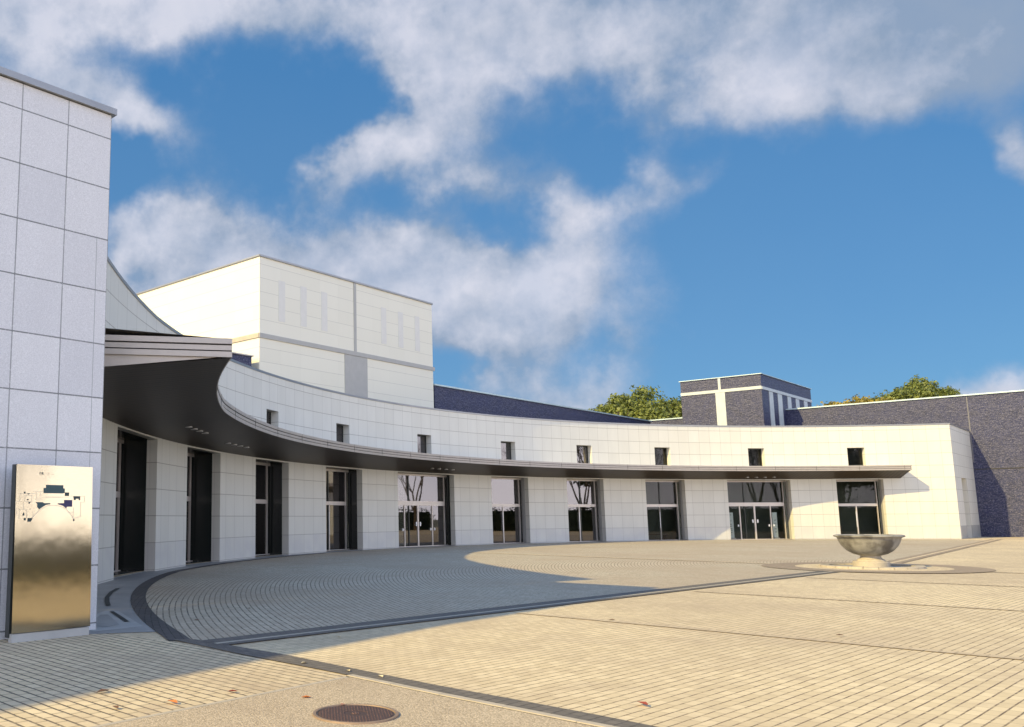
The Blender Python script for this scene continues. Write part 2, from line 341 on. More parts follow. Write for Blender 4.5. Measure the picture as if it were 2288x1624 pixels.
def arcstrip(name, f0, f1, t0, t1, mat, z, step=1.):
    mb = MB(); n = max(2, int(abs(t1 - t0) / step))
    for i in range(n):
        a_, b_ = t0 + (t1 - t0) * i / n, t0 + (t1 - t0) * (i + 1) / n
        mb.face([P(f0(a_), a_, z), P(f1(a_), a_, z), P(f1(b_), b_, z), P(f0(b_), b_, z)])
    return tag(mb.build(name, mat), kind='structure')
arcstrip('paving_apron', Rout, lambda a: R + .2, 76, 194.2, M['slab'], .007)
arcstrip('paving_dark_arc', Rin, Rout, 150, 195.8, M['pave_dark'], .011)
arcstrip('paving_brown_arc', Rin, lambda a: Rin(a) + .16, 76, 150, M['pave_faint'], .011)
# main dark band, straight part
inn = [(-1.62, 11.68), (-.39, 10.34), (.35, 9.39), (1.10, 8.44), (1.64, 7.83), (2.2, 7.17), (2.48, 6.81), (3.5, 5.5), (6.6, 1.5)]
out = [(-1.94, 11.70), (-.86, 10.34), (-.06, 9.42), (.70, 8.50), (1.17, 7.92), (1.68, 7.32), (2.10, 6.84), (3.1, 5.70), (6.3, 1.7)]
sheet('paving_dark_band', [[inn[i], inn[i + 1], out[i + 1], out[i]] for i in range(len(inn) - 1)], M['pave_darkl'], .013)
# seam through the bowl: two dark strips either side of a pale one
def strips(a_, b_, offs, z):
    e = (b_ - a_).normalized(); nn = Vector((e.y, -e.x, 0))
    for nm, o0, o1, mt in offs: sheet(nm, [[a_ + nn * o0, b_ + nn * o0, b_ + nn * o1, a_ + nn * o1]], M[mt], z)
e1 = (bowl - sm0).normalized(); e2 = (end - bowl).normalized()
strips(sm0 + e1 * .1, bowl - e1 * 3.0, [('paving_seam_dark', -.42, -.10, 'pave_darkl'), ('paving_seam_light', -.10, -.02, 'lightstrip'), ('paving_seam_dark', -.02, .15, 'pave_darkl')], .015)
strips(bowl + e2 * 3.0, end, [('paving_seam_dark', -.32, -.08, 'pave_ring'), ('paving_seam_light', -.08, .05, 'pave_main'), ('paving_seam_dark', .05, .3, 'pave_ring')], .015)
# faint cross bands
for s0, wd in ((12.25, .10), (18.35, .09), (24.4, .07)):
    a_ = az(48.5) * s0; q = az(138.5); e_ = (bowl - sm0); den = e_.x * -q.y + e_.y * q.x
    tt = ((a_.x - sm0.x) * -q.y + (a_.y - sm0.y) * q.x) / den; p0 = sm0 + e_ * tt + q * .35
    strips(p0, p0 + q * 34, [('paving_cross_band', -wd, wd, 'pave_faint')], .009)
strips(Vector((6.6, 40.6, 0)), bowl + (Vector((6.6, 40.6, 0)) - bowl).normalized() * 3, [('paving_cross_band', -.18, .18, 'pave_faint')], .016)
strips(bowl + az(143) * 3, bowl + az(143) * 34, [('paving_cross_band', -.18, .18, 'pave_faint')], .010)
# ring round the bowl
def ring(name, r0, r1, mat, z, n=72):
    q = []
    for i in range(n):
        a_, b_ = 2 * pi * i / n, 2 * pi * (i + 1) / n
        q.append([bowl + Vector((cos(a_), sin(a_), 0)) * r0, bowl + Vector((cos(a_), sin(a_), 0)) * r1, bowl + Vector((cos(b_), sin(b_), 0)) * r1, bowl + Vector((cos(b_), sin(b_), 0)) * r0])
    return sheet(name, q, mat, z)
ring('paving_ring', 2.05, 3.0, M['pave_ring'], .020); ring('paving_ring_inner', 1.2, 2.05, M['pave_main'], .019)
# kerb strips and exposed aggregate patch
cor = Vector((.32, 8.90, 0)); kd = (Vector((2.09, 6.82, 0)) - Vector((1.03, 7.92, 0))).normalized(); ld_ = (Vector((-1.59, 6.92, 0)) - cor).normalized()
sheet('aggregate_patch', [[(.32, 8.90), (1.05, 7.95), (1.95, 6.9), (3.0, 5.7), (6.2, 1.65), (1, -2), tuple(cor + ld_ * 12)[:2]]], M['aggr'], .0145)
sheet('joint_strip', [[cor, cor + ld_ * 10, cor + ld_ * 10 + Vector((-.012, .012, 0)), cor + Vector((0, .02, 0))]], M['slot'], .012)
kn = Vector((-kd.y, kd.x, 0)); kn = kn if kn.dot(Vector((1, 1, 0))) > 0 else -kn
mb = MB(); mj = MB(); kp = [(.30, 8.955), (1.08, 7.985), (1.98, 6.93), (3.0, 5.76), (4.6, 3.75), (6.2, 1.7)]
for (x0, y0), (x1, y1) in zip(kp, kp[1:]):
    p, q = Vector((x0, y0, 0)), Vector((x1, y1, 0)); e = (q - p).normalized(); nn = Vector((e.y, -e.x, 0)); L = (q - p).length; k_ = max(1, round(L / .7))
    for i in range(k_): mb.box(p + e * (L * (i + .5) / k_) + UP * .012, e, nn, UP, L / k_ - .005, .075, .024)
    mj.box(p + e * L / 2 - nn * -.046 + UP * .006, e, nn, UP, L, .014, .018)
tag(mb.build('kerb', M['kerb']), kind='structure'); tag(mj.build('kerb_joint', M['slot']), kind='structure')
mb = MB(); mb.box(cor + ld_ * 5 + Vector((-.03, .03, .004)), ld_, Vector((ld_.y, -ld_.x, 0)), UP, 10, .06, .014); tag(mb.build('kerb_flush', M['kerb']), kind='structure')
# left slab with drain slots
sheet('slab_left', [[(-2.60, 13.15), (-3.15, 12.55), (-3.8, 13.2), (-3.7, 15.4), (-3.45, 15.3)]], M['slabb'], .010)
sheet('slab_panel', [[(-2.98, 13.30), (-3.18, 13.05), (-3.42, 13.3), (-3.62, 14.7), (-3.50, 14.75)]], M['slab'], .014)
def slotstrip(pts, wd):
    q = []
    for a_, b_ in zip(pts, pts[1:]):
        a_, b_ = Vector((*a_, 0)), Vector((*b_, 0)); e = (b_ - a_).normalized(); nn = Vector((e.y, -e.x, 0)) * wd / 2
        q.append([a_ + nn, b_ + nn, b_ - nn, a_ - nn])
    sheet('drain_slot', q, M['slot'], .018)
slotstrip([(-4.60, 20.26), (-4.50, 19.2), (-4.29, 17.95), (-4.06, 17.0), (-3.85, 16.23)], .09)
slotstrip([(-3.55, 15.20), (-3.25, 14.45), (-2.95, 13.68)], .07)
# ------------------------------------------------------------------ CURVED HALL
hall = empty('curved_hall', (0, 0, 0), 'long curved cream stone entrance hall wrapping round the plaza, with square windows above a canopy', 'building')
bays = [(177.57, 171.82), (167.58, 162.93), (158.03, 153.45), (148.33, 143.37), (138.56, 131.05), (126.18, 121.45), (116.6, 112.11), (107.1, 102.56), (97.83, 91.1), (86.47, 81.93)]
wins = [(156.54, 154.88), (146.85, 145.06), (135.8, 133.94), (124.77, 122.93), (115.19, 113.35), (105.81, 104.01), (95.3, 93.56), (85.11, 83.42)]
TH0, TH1 = 190.0, 75.42
# UV: tile units along the wall
knots = [(TH0, 0.)]; u = 0.; prev = TH0
for a_, b_ in bays:
    u += round((prev - a_) * pi / 180 * R / .81) if prev != TH0 else (prev - a_) * pi / 180 * R / .81
    knots.append((a_, u)); u += 6 if (a_ - b_) > 6 else 4; knots.append((b_, u)); prev = b_
knots.append((TH1, u + (prev - TH1) * pi / 180 * R / .81))
def uu(th):
    for (a_, ua), (b_, ub) in zip(knots, knots[1:]):
        if a_ >= th >= b_: return ua + (ub - ua) * (a_ - th) / (a_ - b_)
    return knots[-1][1]
def vv(z): return (z - .044) / .82
def ztop(th):
    xs = [(75, 7.77), (169, 7.80), (172.3, 7.86), (176, 8.03), (179.3, 8.20), (190, 8.7)]
    for (a_, za), (b_, zb) in zip(xs, xs[1:]):
        if a_ <= th <= b_: return za + (zb - za) * (th - a_) / (b_ - a_)
    return 7.77
JD = .34; HZ = 4.04; WZ0, WZ1 = 5.0, 6.24; RD = .62
cuts = {TH0, TH1}
for a_, b_ in bays + wins: cuts |= {a_, b_}
x = TH1
while x < TH0:
    cuts.add(round(x, 2)); x += .85
cuts = sorted(cuts, reverse=True); cc = [cuts[0]]
for c_ in cuts[1:]:
    keep = any(abs(c_ - k) < 1e-6 for ab in bays + wins for k in ab) or c_ in (TH0, TH1)
    if cc[-1] - c_ > .12: cc.append(c_)
    elif keep: cc[-1] = c_
cuts = cc
inb = lambda th, L: any(b_ < th < a_ for a_, b_ in L)
mb = MB()
def wq(a_, b_, z0, z1, r=R, mi=0, za=None, zb=None):
    p = [P(r, a_, z0), P(r, b_, z0), P(r, b_, zb if zb else z1), P(r, a_, za if za else z1)]
    mb.face(p, [(uu(a_), vv(z0)), (uu(b_), vv(z0)), (uu(b_), vv(p[2].z)), (uu(a_), vv(p[3].z))], mi)
for a_, b_ in zip(cuts, cuts[1:]):
    mid = (a_ + b_) / 2; ib, iw = inb(mid, bays), inb(mid, wins)
    if not ib: wq(a_, b_, 0, HZ)
    wq(a_, b_, HZ, WZ0)
    if not iw: wq(a_, b_, WZ0, WZ1)
    wq(a_, b_, WZ1, 9, za=ztop(a_), zb=ztop(b_))
    mb.face([P(R, a_, ztop(a_)), P(R, b_, ztop(b_)), P(R + .45, b_, ztop(b_)), P(R + .45, a_, ztop(a_))], mi=0)
    wq(b_, a_, 0 if not ib else HZ, 9, r=R + .9, za=ztop(b_) - .03, zb=ztop(a_) - .03) if not (ib or iw) else wq(b_, a_, HZ + .02, 4.9, r=R + .9)
    if iw and not ib: pass
for L, z0, z1, dep in ((bays, 0, HZ, JD), (wins, WZ0, WZ1, .42)):
    for a_, b_ in L:
        for th in (a_, b_):
            mb.face([P(R, th, z0), P(R + dep, th, z0), P(R + dep, th, z1), P(R, th, z1)], [(uu(th), vv(z0)), (uu(th) + .9, vv(z0)), (uu(th) + .9, vv(z1)), (uu(th), vv(z1))], 0)
        mb.face([P(R, a_, z1), P(R, b_, z1), P(R + dep, b_, z1), P(R + dep, a_, z1)], [(0, 0)] * 4)
        mb.face([P(R, a_, z0 + .002), P(R, b_, z0 + .002), P(R + dep, b_, z0 + .002), P(R + dep, a_, z0 + .002)], [(.1, .1)] * 4)
# right-hand end face of the hall
Ke = P(R, TH1); ed = az(44.7); EL = 7.9
def ef(p, s0, s1, z0, z1, uo=100.):
    a_, b_ = p + ed * s0, p + ed * s1
    mb.face([a_ + UP * z0, b_ + UP * z0, b_ + UP * z1, a_ + UP * z1], [(uo + s0 * 1.2, vv(z0)), (uo + s1 * 1.2, vv(z0)), (uo + s1 * 1.2, vv(z1)), (uo + s0 * 1.2, vv(z1))])
ef(Ke, 0, 2.4, 0, 7.77); ef(Ke, 2.4, 4.3, 4.15, 7.77); ef(Ke, 4.3, EL, 0, 7.77)
nn_ = -Vector((ed.y, -ed.x, 0)); SD = 1.3
for s0 in (2.4, 4.3):
    a_ = Ke + ed * s0; b_ = a_ + nn_ * SD
    mb.face([a_, b_, b_ + UP * 4.15, a_ + UP * 4.15], [(0, 0), (1.5, 0), (1.5, vv(4.15)), (0, vv(4.15))])
ef(Ke + nn_ * SD, 2.4, 4.3, 0, 4.15)
mb.face([Ke + ed * 2.4 + UP * 4.15, Ke + ed * 4.3 + UP * 4.15, Ke + ed * 4.3 + nn_ * SD + UP * 4.15, Ke + ed * 2.4 + nn_ * SD + UP * 4.15], [(.1, .1)] * 4)
wall = mb.build('wall', M['wall'], hall)
# dado and fins on the end face
en = Vector((ed.y, -ed.x, 0))
for s0, s1 in ((.35, 2.4), (4.3, EL)):
    mb = MB(); mb.box(Ke + ed * (s0 + s1) / 2 + en * .004 + UP * .435, ed, en, UP, s1 - s0, .02, .86); mb.build('plinth', M['band'], hall)
def vslab(name, o0, u_, L, n_, T, z0, z1, mats, parent, us=.81, vfun=vv):
    mb = MB(); a_ = Vector(o0); b_ = a_ + u_ * L; c_ = b_ + n_ * T; d_ = a_ + n_ * T
    for p, q in ((a_, b_), (b_, c_), (c_, d_), (d_, a_)):
        l = (q - p).length / us
        mb.face([p + UP * z0, q + UP * z0, q + UP * z1, p + UP * z1], [(0, vfun(z0)), (l, vfun(z0)), (l, vfun(z1)), (0, vfun(z1))])
    mb.face([a_ + UP * z1, b_ + UP * z1, c_ + UP * z1, d_ + UP * z1], [(.1, .1)] * 4)
    mb.face([d_ + UP * z0, c_ + UP * z0, b_ + UP * z0, a_ + UP * z0], [(.1, .1)] * 4)
    return mb.build(name, mats, parent, weld=False)
# coping
mb = MB()
for a_, b_ in zip(cuts, cuts[1:]):
    pr = [(-.03, -.06), (-.03, .035), (.48, .035), (.48, -.06)]
    for (r0, z0), (r1, z1) in zip(pr, pr[1:] + pr[:1]):
        mb.face([P(R + r0, a_, ztop(a_) + z0), P(R + r0, b_, ztop(b_) + z0), P(R + r1, b_, ztop(b_) + z1), P(R + r1, a_, ztop(a_) + z1)])
mb.box(Ke + ed * EL / 2 + UP * 7.76 - en * .1, ed, en, UP, EL, .28, .09)
mb.build('coping', M['coping'], hall)
# roof and interior
mb = MB()
for a_, b_ in zip(cuts, cuts[1:]):
    q = lambda r0, r1, z: mb.face([P(r0, a_, z), P(r0, b_, z), P(r1, b_, z), P(r1, a_, z)])
    q(R + .4, R + 3.2, 7.2)
mb.build('roof', M['roof'], hall)
mb = MB()
for a_, b_ in zip(cuts, cuts[1:]):
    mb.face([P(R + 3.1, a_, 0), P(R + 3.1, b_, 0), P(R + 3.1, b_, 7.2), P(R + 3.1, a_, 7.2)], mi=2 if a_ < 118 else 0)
    mb.face([P(R + .6, a_, 4.3), P(R + .6, b_, 4.3), P(R + 3.1, b_, 4.3), P(R + 3.1, a_, 4.3)])
    mb.face([P(R + .5, a_, .012), P(R + .5, b_, .012), P(R + 3.1, b_, .012), P(R + 3.1, a_, .012)], mi=1)
mb.build('interior', [M['interior'], M['intfloor'], M['interior_lit']], hall)
# canopy -------------------------------------------------------------
def Re(th):
    if th > 177: return 35.85 - (th - 177) * .037 if th < 186 else 35.517 - (th - 186) * .04
    if th > 135: return 35.85
    return 35.85 + (135 - th) / 54 * 1.25
def zb(th): return 4.44 if th > 165 else (4.44 + (165 - th) / 30 * .07 if th > 135 else 4.51 + (135 - th) / 54 * .07)
def zt(th): return zb(th) + .34
CT0, CT1 = 190.0, 80.3
n = 130; cth = [CT0 + (CT1 - CT0) * i / n for i in range(n + 1)]
can = MB(); sof = MB(); fas = MB()
for i in range(n):
    a_, b_ = cth[i], cth[i + 1]
    sof.face([P(Re(a_) + .02, a_, zb(a_)), P(Re(b_) + .02, b_, zb(b_)), P(R - .002, b_, 4.1), P(R - .002, a_, 4.1)], [(Re(a_), a_ * .62), (Re(b_), b_ * .62), (R, b_ * .62), (R, a_ * .62)])
    can.face([P(Re(a_) + .03, a_, zt(a_)), P(Re(b_) + .03, b_, zt(b_)), P(R - .002, b_, 4.98), P(R - .002, a_, 4.98)])
    pr = [(.02, 0), (-.0, .0), (-.0, .10), (.035, .10), (.035, .125), (.012, .125), (.012, .215), (.045, .215), (.045, .24), (.0, .24), (.0, .34), (.05, .34)]
    for (r0, z0), (r1, z1) in zip(pr, pr[1:]):
        dark = r0 == r1 and r0 in (.035, .045)
        fas.face([P(Re(a_) + r0, a_, zb(a_) + z0), P(Re(b_) + r0, b_, zb(b_) + z0), P(Re(b_) + r1, b_, zb(b_) + z1), P(Re(a_) + r1, a_, zb(a_) + z1)], mi=1 if dark else 0)
for k in range(25):   # seams of the fascia panels
    th = 80.9 + k * 4.45
    rr = (P(1, th) - P(0, th)).normalized(); tg = Vector((-rr.y, rr.x, 0))
    fas.box(P(Re(th) - .0, th, zb(th) + .17), tg, rr, UP, .009, .010, .33, mi=1)
canopy = can.build('canopy', M['copingpale'], hall)
sof.build('soffit', M['soffit'], canopy)
for th, s in ((CT0, 1), (CT1, -1)):      # end fascias: stepped boards on the radial cut, wedge below
    rr = (P(1, th) - P(0, th)).normalized(); tg = Vector((-rr.y, rr.x, 0)) * s
    L = R - Re(th); mid = P((R + Re(th)) / 2, th)
    for z0, z1, pj_ in ((0, .10, .02), (.125, .215, .008), (.24, .34, .03)):
        fas.box(mid + UP * (zb(th) + (z0 + z1) / 2) + tg * (pj_ / 2 + .02), rr, tg, UP, L, pj_ + .04, z1 - z0)
    fas.box(mid + UP * (zb(th) + .17), rr, tg, UP, L, .02, .34, mi=1)
    A, B_, C_ = P(Re(th) + .25, th, zb(th) - .001), P(R, th, zb(th) - .001), P(R, th, 4.1)
    o3 = tg * .005
    fas.face([A + o3, B_ + o3, C_ + o3] if s > 0 else [C_ + o3, B_ + o3, A + o3])
fas.build('fascia', [M['fascia'], M['groove']], canopy)
def downlight(r, th):
    mb = lathe([(0, 0), (.085, 0), (.095, -.012), (.11, -.012), (.11, .03)], 20)
    o = mb.build('downlight', M['lamp'], canopy)
    f = (r - Re(th)) / (R - Re(th)); o.location = P(r, th, zb(th) + (4.1 - zb(th)) * f - .012)
for th0, rr0 in ((134.6, 37.6), (94.6, 38.2), (172.5, 37.3), (164.5, 37.6)):
    for k in range(4): downlight(rr0, th0 + (k - 1.5) * .95)
# entrance bays ---------------------------------------------------------
def panel(mb, o, u_, x0, x1, z0, z1, y=0., T=.05, mi=0):
    nrm = Vector((u_.y, -u_.x, 0))
    mb.box(o + u_ * (x0 + x1) / 2 + nrm * y + UP * (z0 + z1) / 2, u_, nrm, UP, x1 - x0, T, z1 - z0, mi)
for bi, (a_, b_) in enumerate(bays):
    rd = (1.15, 1.15, 1.0, .9)[bi] if bi < 4 else RD
    p0, p1 = P(R + rd, a_), P(R + rd, b_); L = (p1 - p0).length; u_ = (p1 - p0).normalized()
    wide = L - (rd - RD) * .1 > 4.3
    fr = MB()
    panel(fr, p0, u_, 0, L, 3.93, 4.035, T=.12)                        # head
    zb0, zb1 = (2.27, 2.52) if wide else (2.24, 2.42)
    panel(fr, p0, u_, .02, L - .28, zb0, zb1, T=.14)
    fx = (.245, .475, .725) if wide else (.47,)
    for f in fx: panel(fr, p0, u_, L * f - (.055 if wide and f == .475 else .035), L * f + (.055 if wide and f == .475 else .035), .03, zb0, T=.09)
    panel(fr, p0, u_, 0, L, .0, .04, T=.12)
    panel(fr, p0, u_, 0., .045, .04, 3.93, T=.11); panel(fr, p0, u_, L - .285, L - .245, .04, 3.93, T=.11)
    frame = fr.build('entrance_bay', M['frame'], hall)
    for th, d_ in ((a_, -.012), (b_, .012)):
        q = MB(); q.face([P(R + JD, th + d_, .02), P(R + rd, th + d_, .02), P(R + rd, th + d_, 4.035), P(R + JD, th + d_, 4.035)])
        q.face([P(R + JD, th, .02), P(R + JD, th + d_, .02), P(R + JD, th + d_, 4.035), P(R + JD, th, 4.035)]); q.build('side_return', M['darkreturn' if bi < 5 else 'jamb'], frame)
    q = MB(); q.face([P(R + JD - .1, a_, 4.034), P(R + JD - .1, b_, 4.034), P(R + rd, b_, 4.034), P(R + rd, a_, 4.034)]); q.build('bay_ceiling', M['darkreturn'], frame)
    dk = MB(); panel(dk, p0, u_, x0, x0 + .06, .04, 3.93, T=.10); dk.build('side_post', M['darkframe'], frame)
    xs = [.05] + [L * f for f in fx] + [L - .30]
    for x0, x1 in zip(xs, xs[1:]):
        g = MB(); panel(g, p0, u_, x0 + .036, x1 - .036, .04, zb0 - .002, y=-.0, T=.014); g.build('glass_door', M['glass'], frame)
    g = MB(); panel(g, p0, u_, .05, L - .30, zb1 + .002, 3.928, T=.014); g.build('transom_pane', M['glass'], frame)
    g = MB(); panel(g, p0, u_, L - .182, L - .061, .04, 3.928, T=.014); g.build('side_pane', M['glass'], frame)
    nrm = Vector((u_.y, -u_.x, 0))
    if (P(0, 0) - p0).dot(nrm) < 0: nrm = -nrm
    hz = [(.475, -1, 1.25), (.475, 1, 1.25), (.245, -1, .95), (.725, -1, .95), (.725, 1, .95)] if wide else []
    for f, s, z in hz:
        h = MB(); c0 = p0 + u_ * (L * f + s * .17) + nrm * .05
        h.box(c0 + UP * z, u_, nrm, UP, .10, .012, .22 if z > 1 else .14); h.box(c0 + nrm * .03 + UP * z, u_, nrm, UP, .035, .05, .05)
        h.build('handle', M['steel'], frame)
    if not wide:
        h = MB(); h.box(p0 + u_ * (L * .47 - .06) + nrm * .07 + UP * 1.35, u_, nrm, UP, .03, .03, 1.1); h.box(p0 + u_ * (L * .47 - .06) + nrm * .05 + UP * 1.35, u_, nrm, UP, .02, .05, .04)
        h.build('handle', M['steel'], frame)
# windows
for a_, b_ in wins:
    p0, p1 = P(R + .40, a_), P(R + .40, b_); L = (p1 - p0).length; u_ = (p1 - p0).normalized()
    fr = MB(); panel(fr, p0, u_, 0, L, WZ1 - .07, WZ1 - .002, T=.07); panel(fr, p0, u_, 0, L, WZ0 + .002, WZ0 + .07, T=.07)
    for x0 in (0, L - .05): panel(fr, p0, u_, x0, x0 + .05, WZ0 + .07, WZ1 - .07, T=.07)
    f = fr.build('window', M['darkframe'], hall)
    g = MB(); panel(g, p0, u_, .05, L - .05, WZ0 + .07, WZ1 - .07, T=.012); g.build('pane', M['glass'], f)
    g = MB()
    g.face([P(R + .8, a_ + .5, 4.6), P(R + .8, b_ - .5, 4.6), P(R + .8, b_ - .5, 6.9), P(R + .8, a_ + .5, 6.9)]); g.build('dark_room_backing', M['interior'], f)  # near-black sheet: darkness of the room behind the window put into its colour
# ------------------------------------------------------------------ GREY GRANITE WING (near left)
G = Vector((-3.2, 12.8, 0)); gd = -az(45.6); gn = Vector((-az(45.6).y, az(45.6).x, 0)) * -1
gin = Vector((-cos(rad(45.6)), sin(rad(45.6)), 0))     # away from the plaza
def gv(z): return (z - .105) / .812
def gblock(name, o0, L, T, z1, parent):
    mb = MB(); a_ = Vector(o0); b_ = a_ + gd * L; c_ = b_ + gin * T; d_ = a_ + gin * T
    for p, q, u0 in ((a_, b_, 0), (b_, c_, 0), (c_, d_, 0), (d_, a_, 0)):
        l = (q - p).length / .725
        mb.face([p, q, q + UP * z1, p + UP * z1], [(u0, gv(0)), (u0 + l, gv(0)), (u0 + l, gv(z1)), (u0, gv(z1))])
    mb.face([a_ + UP * z1, b_ + UP * z1, c_ + UP * z1, d_ + UP * z1], [(.1, .1)] * 4)
    return mb.build(name, M['granite'], parent)
wing = empty('granite_wing', G, 'tall pale grey granite wing wall with dark metal coping at the near left', 'building')
o = gblock('wall', (0, 0, 0), 16, 2.6, 7.80, wing)
mb = MB(); mb.box(gd * 7.97 + gin * 1.3 + UP * 7.86, gd, gin, UP, 16.06, 2.72, .10); mb.box(gd * 7.97 + gin * 1.3 + UP * 7.79, gd, gin, UP, 15.9, 2.56, .05, mi=1)
mb.build('coping', [M['coping'], M['groove']], wing)
mb = MB(); pr = [(3.2, 9.3), (12.3, 10.3), (17.7, 11.6), (21.7, 12.6), (24.2, 13.3), (42, 17.5)]
for (a_, z_), (b_, y_) in zip(pr, pr[1:]):
    for off_ in (.012, 2.5): mb.face([gd * a_ + gin * off_ + UP * (7.9 if a_ < 15 else 0), gd * b_ + gin * off_ + UP * (7.9 if a_ < 15 else 0), gd * b_ + gin * off_ + UP * y_, gd * a_ + gin * off_ + UP * z_], [(a_ / .725, gv(7.9)), (b_ / .725, gv(7.9)), (b_ / .725, gv(y_)), (a_ / .725, gv(z_))])
    mb.face([gd * a_ + gin * .012 + UP * z_, gd * a_ + gin * 2.5 + UP * z_, gd * b_ + gin * 2.5 + UP * y_, gd * b_ + gin * .012 + UP * y_], [(0, 0)] * 4)
for a_, z_, z0_ in ((3.2, 9.75, 7.9), (42, 18, 0)): mb.face([gd * a_ + gin * .012 + UP * z0_, gd * a_ + gin * 2.5 + UP * z0_, gd * a_ + gin * 2.5 + UP * z_, gd * a_ + gin * .012 + UP * z_], [(0, 0)] * 4)
mb.build('shadow_caster', M['granite'], wing)  # unseen sloping wall, added and shaped to cast the foreground shadow
# ------------------------------------------------------------------ WHITE FLY TOWER
T0 = Vector((-3.03, 44, 0)); td = az(44.2); tl = az(-45.8); tn = Vector((td.y, -td.x, 0))
tower = empty('stage_tower', T0, 'tall cream block with a grey cross band rising behind the curved hall', 'building')
def facade(mb, o0, u_, L, z0, z1, vs=1., mi=0):
    a_ = Vector(o0); b_ = a_ + u_ * L
    mb.face([a_ + UP * z0, b_ + UP * z0, b_ + UP * z1, a_ + UP * z1], [(0, z0 * vs), (L, z0 * vs), (L, z1 * vs), (0, z1 * vs)], mi)
mb = MB(); Z = Vector((0, 0, 0)); TL = 14.85; TW = 26
facade(mb, Z, td, TL, 0, 15.2); facade(mb, Z + td * TL, tl, TW, 0, 15.2); facade(mb, Z + td * TL + tl * TW, -td, TL, 0, 15.2); facade(mb, Z + tl * TW, -tl, TW, 0, 15.2)
mb.face([Z + UP * 15.2, td * TL + UP * 15.2, td * TL + tl * TW + UP * 15.2, tl * TW + UP * 15.2])
mb.build('wall', M['white'], tower)
mb = MB()
mb.box(td * TL / 2 + UP * 15.24 + tn * .0, td, tn, UP, TL + .1, .16, .10); mb.box(tl * TW / 2 + UP * 15.24, tl, td, UP, TW + .1, .16, .08)
mb.build('coping', M['coping'], tower)
def onface(name, x0, x1, z0, z1, mat, T=.03):
    mb = MB(); mb.box(td * (x0 + x1) / 2 + tn * T / 2 + UP * (z0 + z1) / 2, td, tn, UP, x1 - x0, T, z1 - z0); return mb.build(name, mat, tower)
onface('cross_band', -.02, TL + .12, 10.86, 11.10, M['band'], .06)
onface('centre_strip', 7.32, 7.52, 11.11, 15.17, M['band'], .04)
onface('centre_panel', 6.50, 8.45, 6.5, 10.85, M['band'], .03)
for x0 in (1.35, 2.98, 4.62, 9.78, 11.40, 13.05): onface('slot_panel', x0, x0 + .48, 11.93, 14.16, M['shadepanel'], .012)
mb = MB(); mb.box(tl * TW / 2 + td * -.03 + UP * 10.98, tl, td, UP, TW, .06, .24); mb.build('side_band', M['kerb'], tower)
# ------------------------------------------------------------------ NAVY VOLUMES
def navy_block(name, o0, u_, L, v_, Wd, z1, label, cop=.10, copm='copingsky'):
    e = empty(name, o0, label, 'building'); mb = MB()
    for p, d_, l in ((Vector(), u_, L), (u_ * L, v_, Wd), (u_ * L + v_ * Wd, -u_, L), (v_ * Wd, -v_, Wd)): facade(mb, p, d_, l, 0, z1)
    mb.face([UP * z1, u_ * L + UP * z1, u_ * L + v_ * Wd + UP * z1, v_ * Wd + UP * z1]); mb.build('wall', M['navy'], e)
    mb = MB()
    for p, d_, l in ((Vector(), u_, L), (u_ * L, v_, Wd), (u_ * L + v_ * Wd, -u_, L), (v_ * Wd, -v_, Wd)):
        mb.box(p + d_ * l / 2 + UP * (z1 + cop / 2 - .02), d_, Vector((d_.y, -d_.x, 0)), UP, l + .14, .20, cop)
    mb.build('coping', M[copm], e); return e
navy_block('navy_annex', Vector((-6.4, 40.6, 0)), az(45), 4.25, az(-45), 4, 9.8, 'small dark navy tiled roof block tucked left of the cream tower', .06, 'copingpale')
navy_block('navy_hall', Vector((7.57, 56, 0)), az(45.1), 31.9, az(-44.9), 12, 10.15, 'long low dark navy tiled hall in shade between the cream tower and the round tree')
nb = navy_block('navy_wing', Vector((48.5, 64.5, 0)) - az(-47.5) * 6, az(-47.5), 30.3, az(42.5), 10, 10.45, 'long navy tiled wing wall in sunlight running behind the hall to the right edge')
mb = MB(); q = az(-47.5); qn = -az(42.5)
mb.box(q * 3 + qn * .0 + UP * 4.93, q, qn, UP, 5.9, .04, .07); mb.build('horizontal_joint', M['groove'], nb)
mb = MB(); mb.box(q * 5.95 + UP * 7.9, q, qn, UP, .07, .04, 4.9); mb.build('vertical_joint', plain('dull_joint', (.16, .155, .17), .7), nb)
Bk = Vector((35.54, 68.92, 0)); bu = az(-48.8); bv = az(45.5)
bt = navy_block('navy_tower', Bk, bu, 6.3, bv, 12.5, 12.93, 'square navy tiled tower with a pale cross and slit windows behind the hall', .06)
mb = MB(); fn = -bv
def bface(x0, x1, z0, z1, T=.06): mb.box(bu * (x0 + x1) / 2 + fn * T / 2 + UP * (z0 + z1) / 2, bu, fn, UP, x1 - x0, T, z1 - z0)
bface(0, 6.3, 11.70, 11.95); bface(3.06, 3.26, 11.96, 12.9, .05); bface(2.78, 3.52, 0, 11.69, .05); mb.build('cross', M['palestrip'], bt)
sn = Vector((bv.y, -bv.x, 0)); mb = MB(); mb.box(bv * 6.25 + sn * .03 + UP * 11.8, bv, sn, UP, 12.5, .06, .24); mb.build('side_band', M['palestrip'], bt)
for x0, x1 in ((1.55, 2.44), (3.6, 4.6), (6., 6.87), (8.1, 9.), (10.3, 11.2)):
    mb = MB(); mb.box(bv * (x0 + x1) / 2 + sn * .02 + UP * 10.1, bv, sn, UP, x1 - x0, .05, 3.1); mb.build('slit_window', M['palestrip'], bt)
